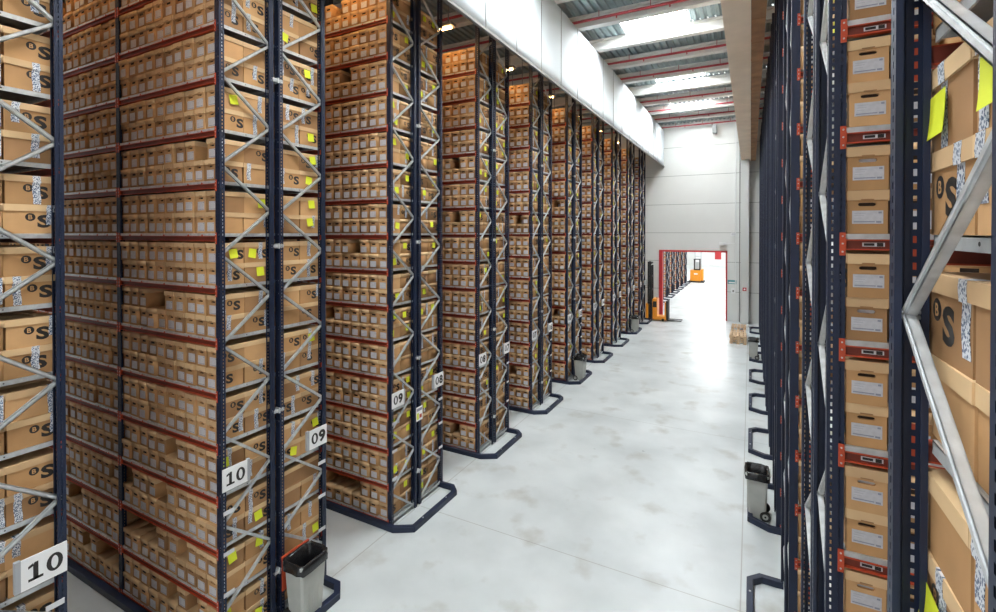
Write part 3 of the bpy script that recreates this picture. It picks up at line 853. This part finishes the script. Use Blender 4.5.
# ------------------------------------------------------------------ wall fittings
f = empty('wall_lamp', (-1.63,YW-.01,5.18)); tag(f, 'white wall lamp above the right corner of the doorway', 'lamp')
MB().box(-.22,.18,-.3,.0,-.1,.1,WHITE).obj('lamp_head', f); MB().cyl((.15,-.05,0),(.75,-.05,0),.02,WHITE,8).cyl((.75,-.05,-3.1),(.75,-.05,8.2),.025,WHITE,8).obj('conduit', f)
tag(MB().box(-.16,.16,-.12,0,-.1,.1,WHITE).box(-.12,.12,-.125,-.12,-.07,.07,PLATE).obj('junction_box', None, (-1.0,YW-.06,5.8)), 'white junction box high on the wall beside the conduit', 'electrical box')
tag(MB().box(-.26,.26,-.02,0,-.13,.13,TEAL).box(-.2,.2,-.022,-.02,-.08,.0,WHITE).obj('wall_notice', None, (-1.08,YW-.005,2.62)), 'teal notice on the wall right of the doorway', 'sign')
tag(MB().box(-.12,.12,-.12,0,-.17,.17,WHITE).box(-.05,.05,-.13,-.12,-.08,.05,HOUSE).obj('control_box', None, (-1.0,YW-.005,2.05)), 'white control box below the teal notice', 'electrical box')
tag(MB().box(-.11,.11,-.02,0,-.11,.11,RED).box(-.05,.05,-.022,-.02,-.05,.05,WHITE).obj('alarm_sign', None, (-.33,YW-.76,2.25)), 'small red alarm sign on the pillar by the end wall', 'sign')
tag(MB().box(-.12,.12,-.3,.3,-.55,.0,HOUSE).obj('ventilation_box', None, (-2.15,YW-.35,13.1)), 'grey ventilation box hanging from the roof at the end wall', 'vent')

# ------------------------------------------------------------------ warm aisle lamps over the racking aisles
for i,k in enumerate(range(10,2,-1)):
    y = rowY(k)-.83
    for side,xs in (('L',(-7.3,-10.6)),('R',(2.2,))):
        if side == 'R' and k < 5: continue
        for n,x in enumerate(xs):
            r = empty('aisle_lamp', (x,y,11.05)); tag(r, '%s warm lamp hanging over the aisle before the %s %s rack' % (('inner' if n else 'outer'), ORD[11-k], 'left' if side=='L' else 'right'), 'lamp', 'warm lamps over the rack aisles')
            MB().box(-.75,.75,-.11,.11,0,.07,HOUSE).box(-.6,-.58,-.01,.01,.07,2.46,HOUSE).box(.58,.6,-.01,.01,.07,2.46,HOUSE).obj('housing', r)
            MB().cyl((-.68,0,-.03),(.68,0,-.03),.025,WARM,10).obj('tube', r)

# ------------------------------------------------------------------ light, camera
w = bpy.data.worlds.new('World'); SC.world = w; w.use_nodes = True
bg = w.node_tree.nodes['Background']; bg.inputs['Color'].default_value = (0.95,0.98,1.0,1); bg.inputs['Strength'].default_value = 1.15

cam = bpy.data.cameras.new('Camera'); co = bpy.data.objects.new('Camera', cam); COL.objects.link(co)
cam.sensor_width = 36; cam.lens = F_/996*36; cam.shift_y = -(306-CV)/996; cam.clip_start = .05; cam.clip_end = 300
co.location = (0,0,H); co.rotation_euler = (PI/2-TH, 0, PSI)
SC.camera = co
SC.view_settings.view_transform = 'Standard'; SC.view_settings.look = 'None'; SC.view_settings.gamma = 1; SC.view_settings.use_curve_mapping = False
SC.view_settings.exposure = 0.52
try:
    SC.cycles.use_denoising = True; SC.cycles.max_bounces = 8; SC.cycles.diffuse_bounces = 5
    SC.cycles.sample_clamp_indirect = 8
except Exception: pass
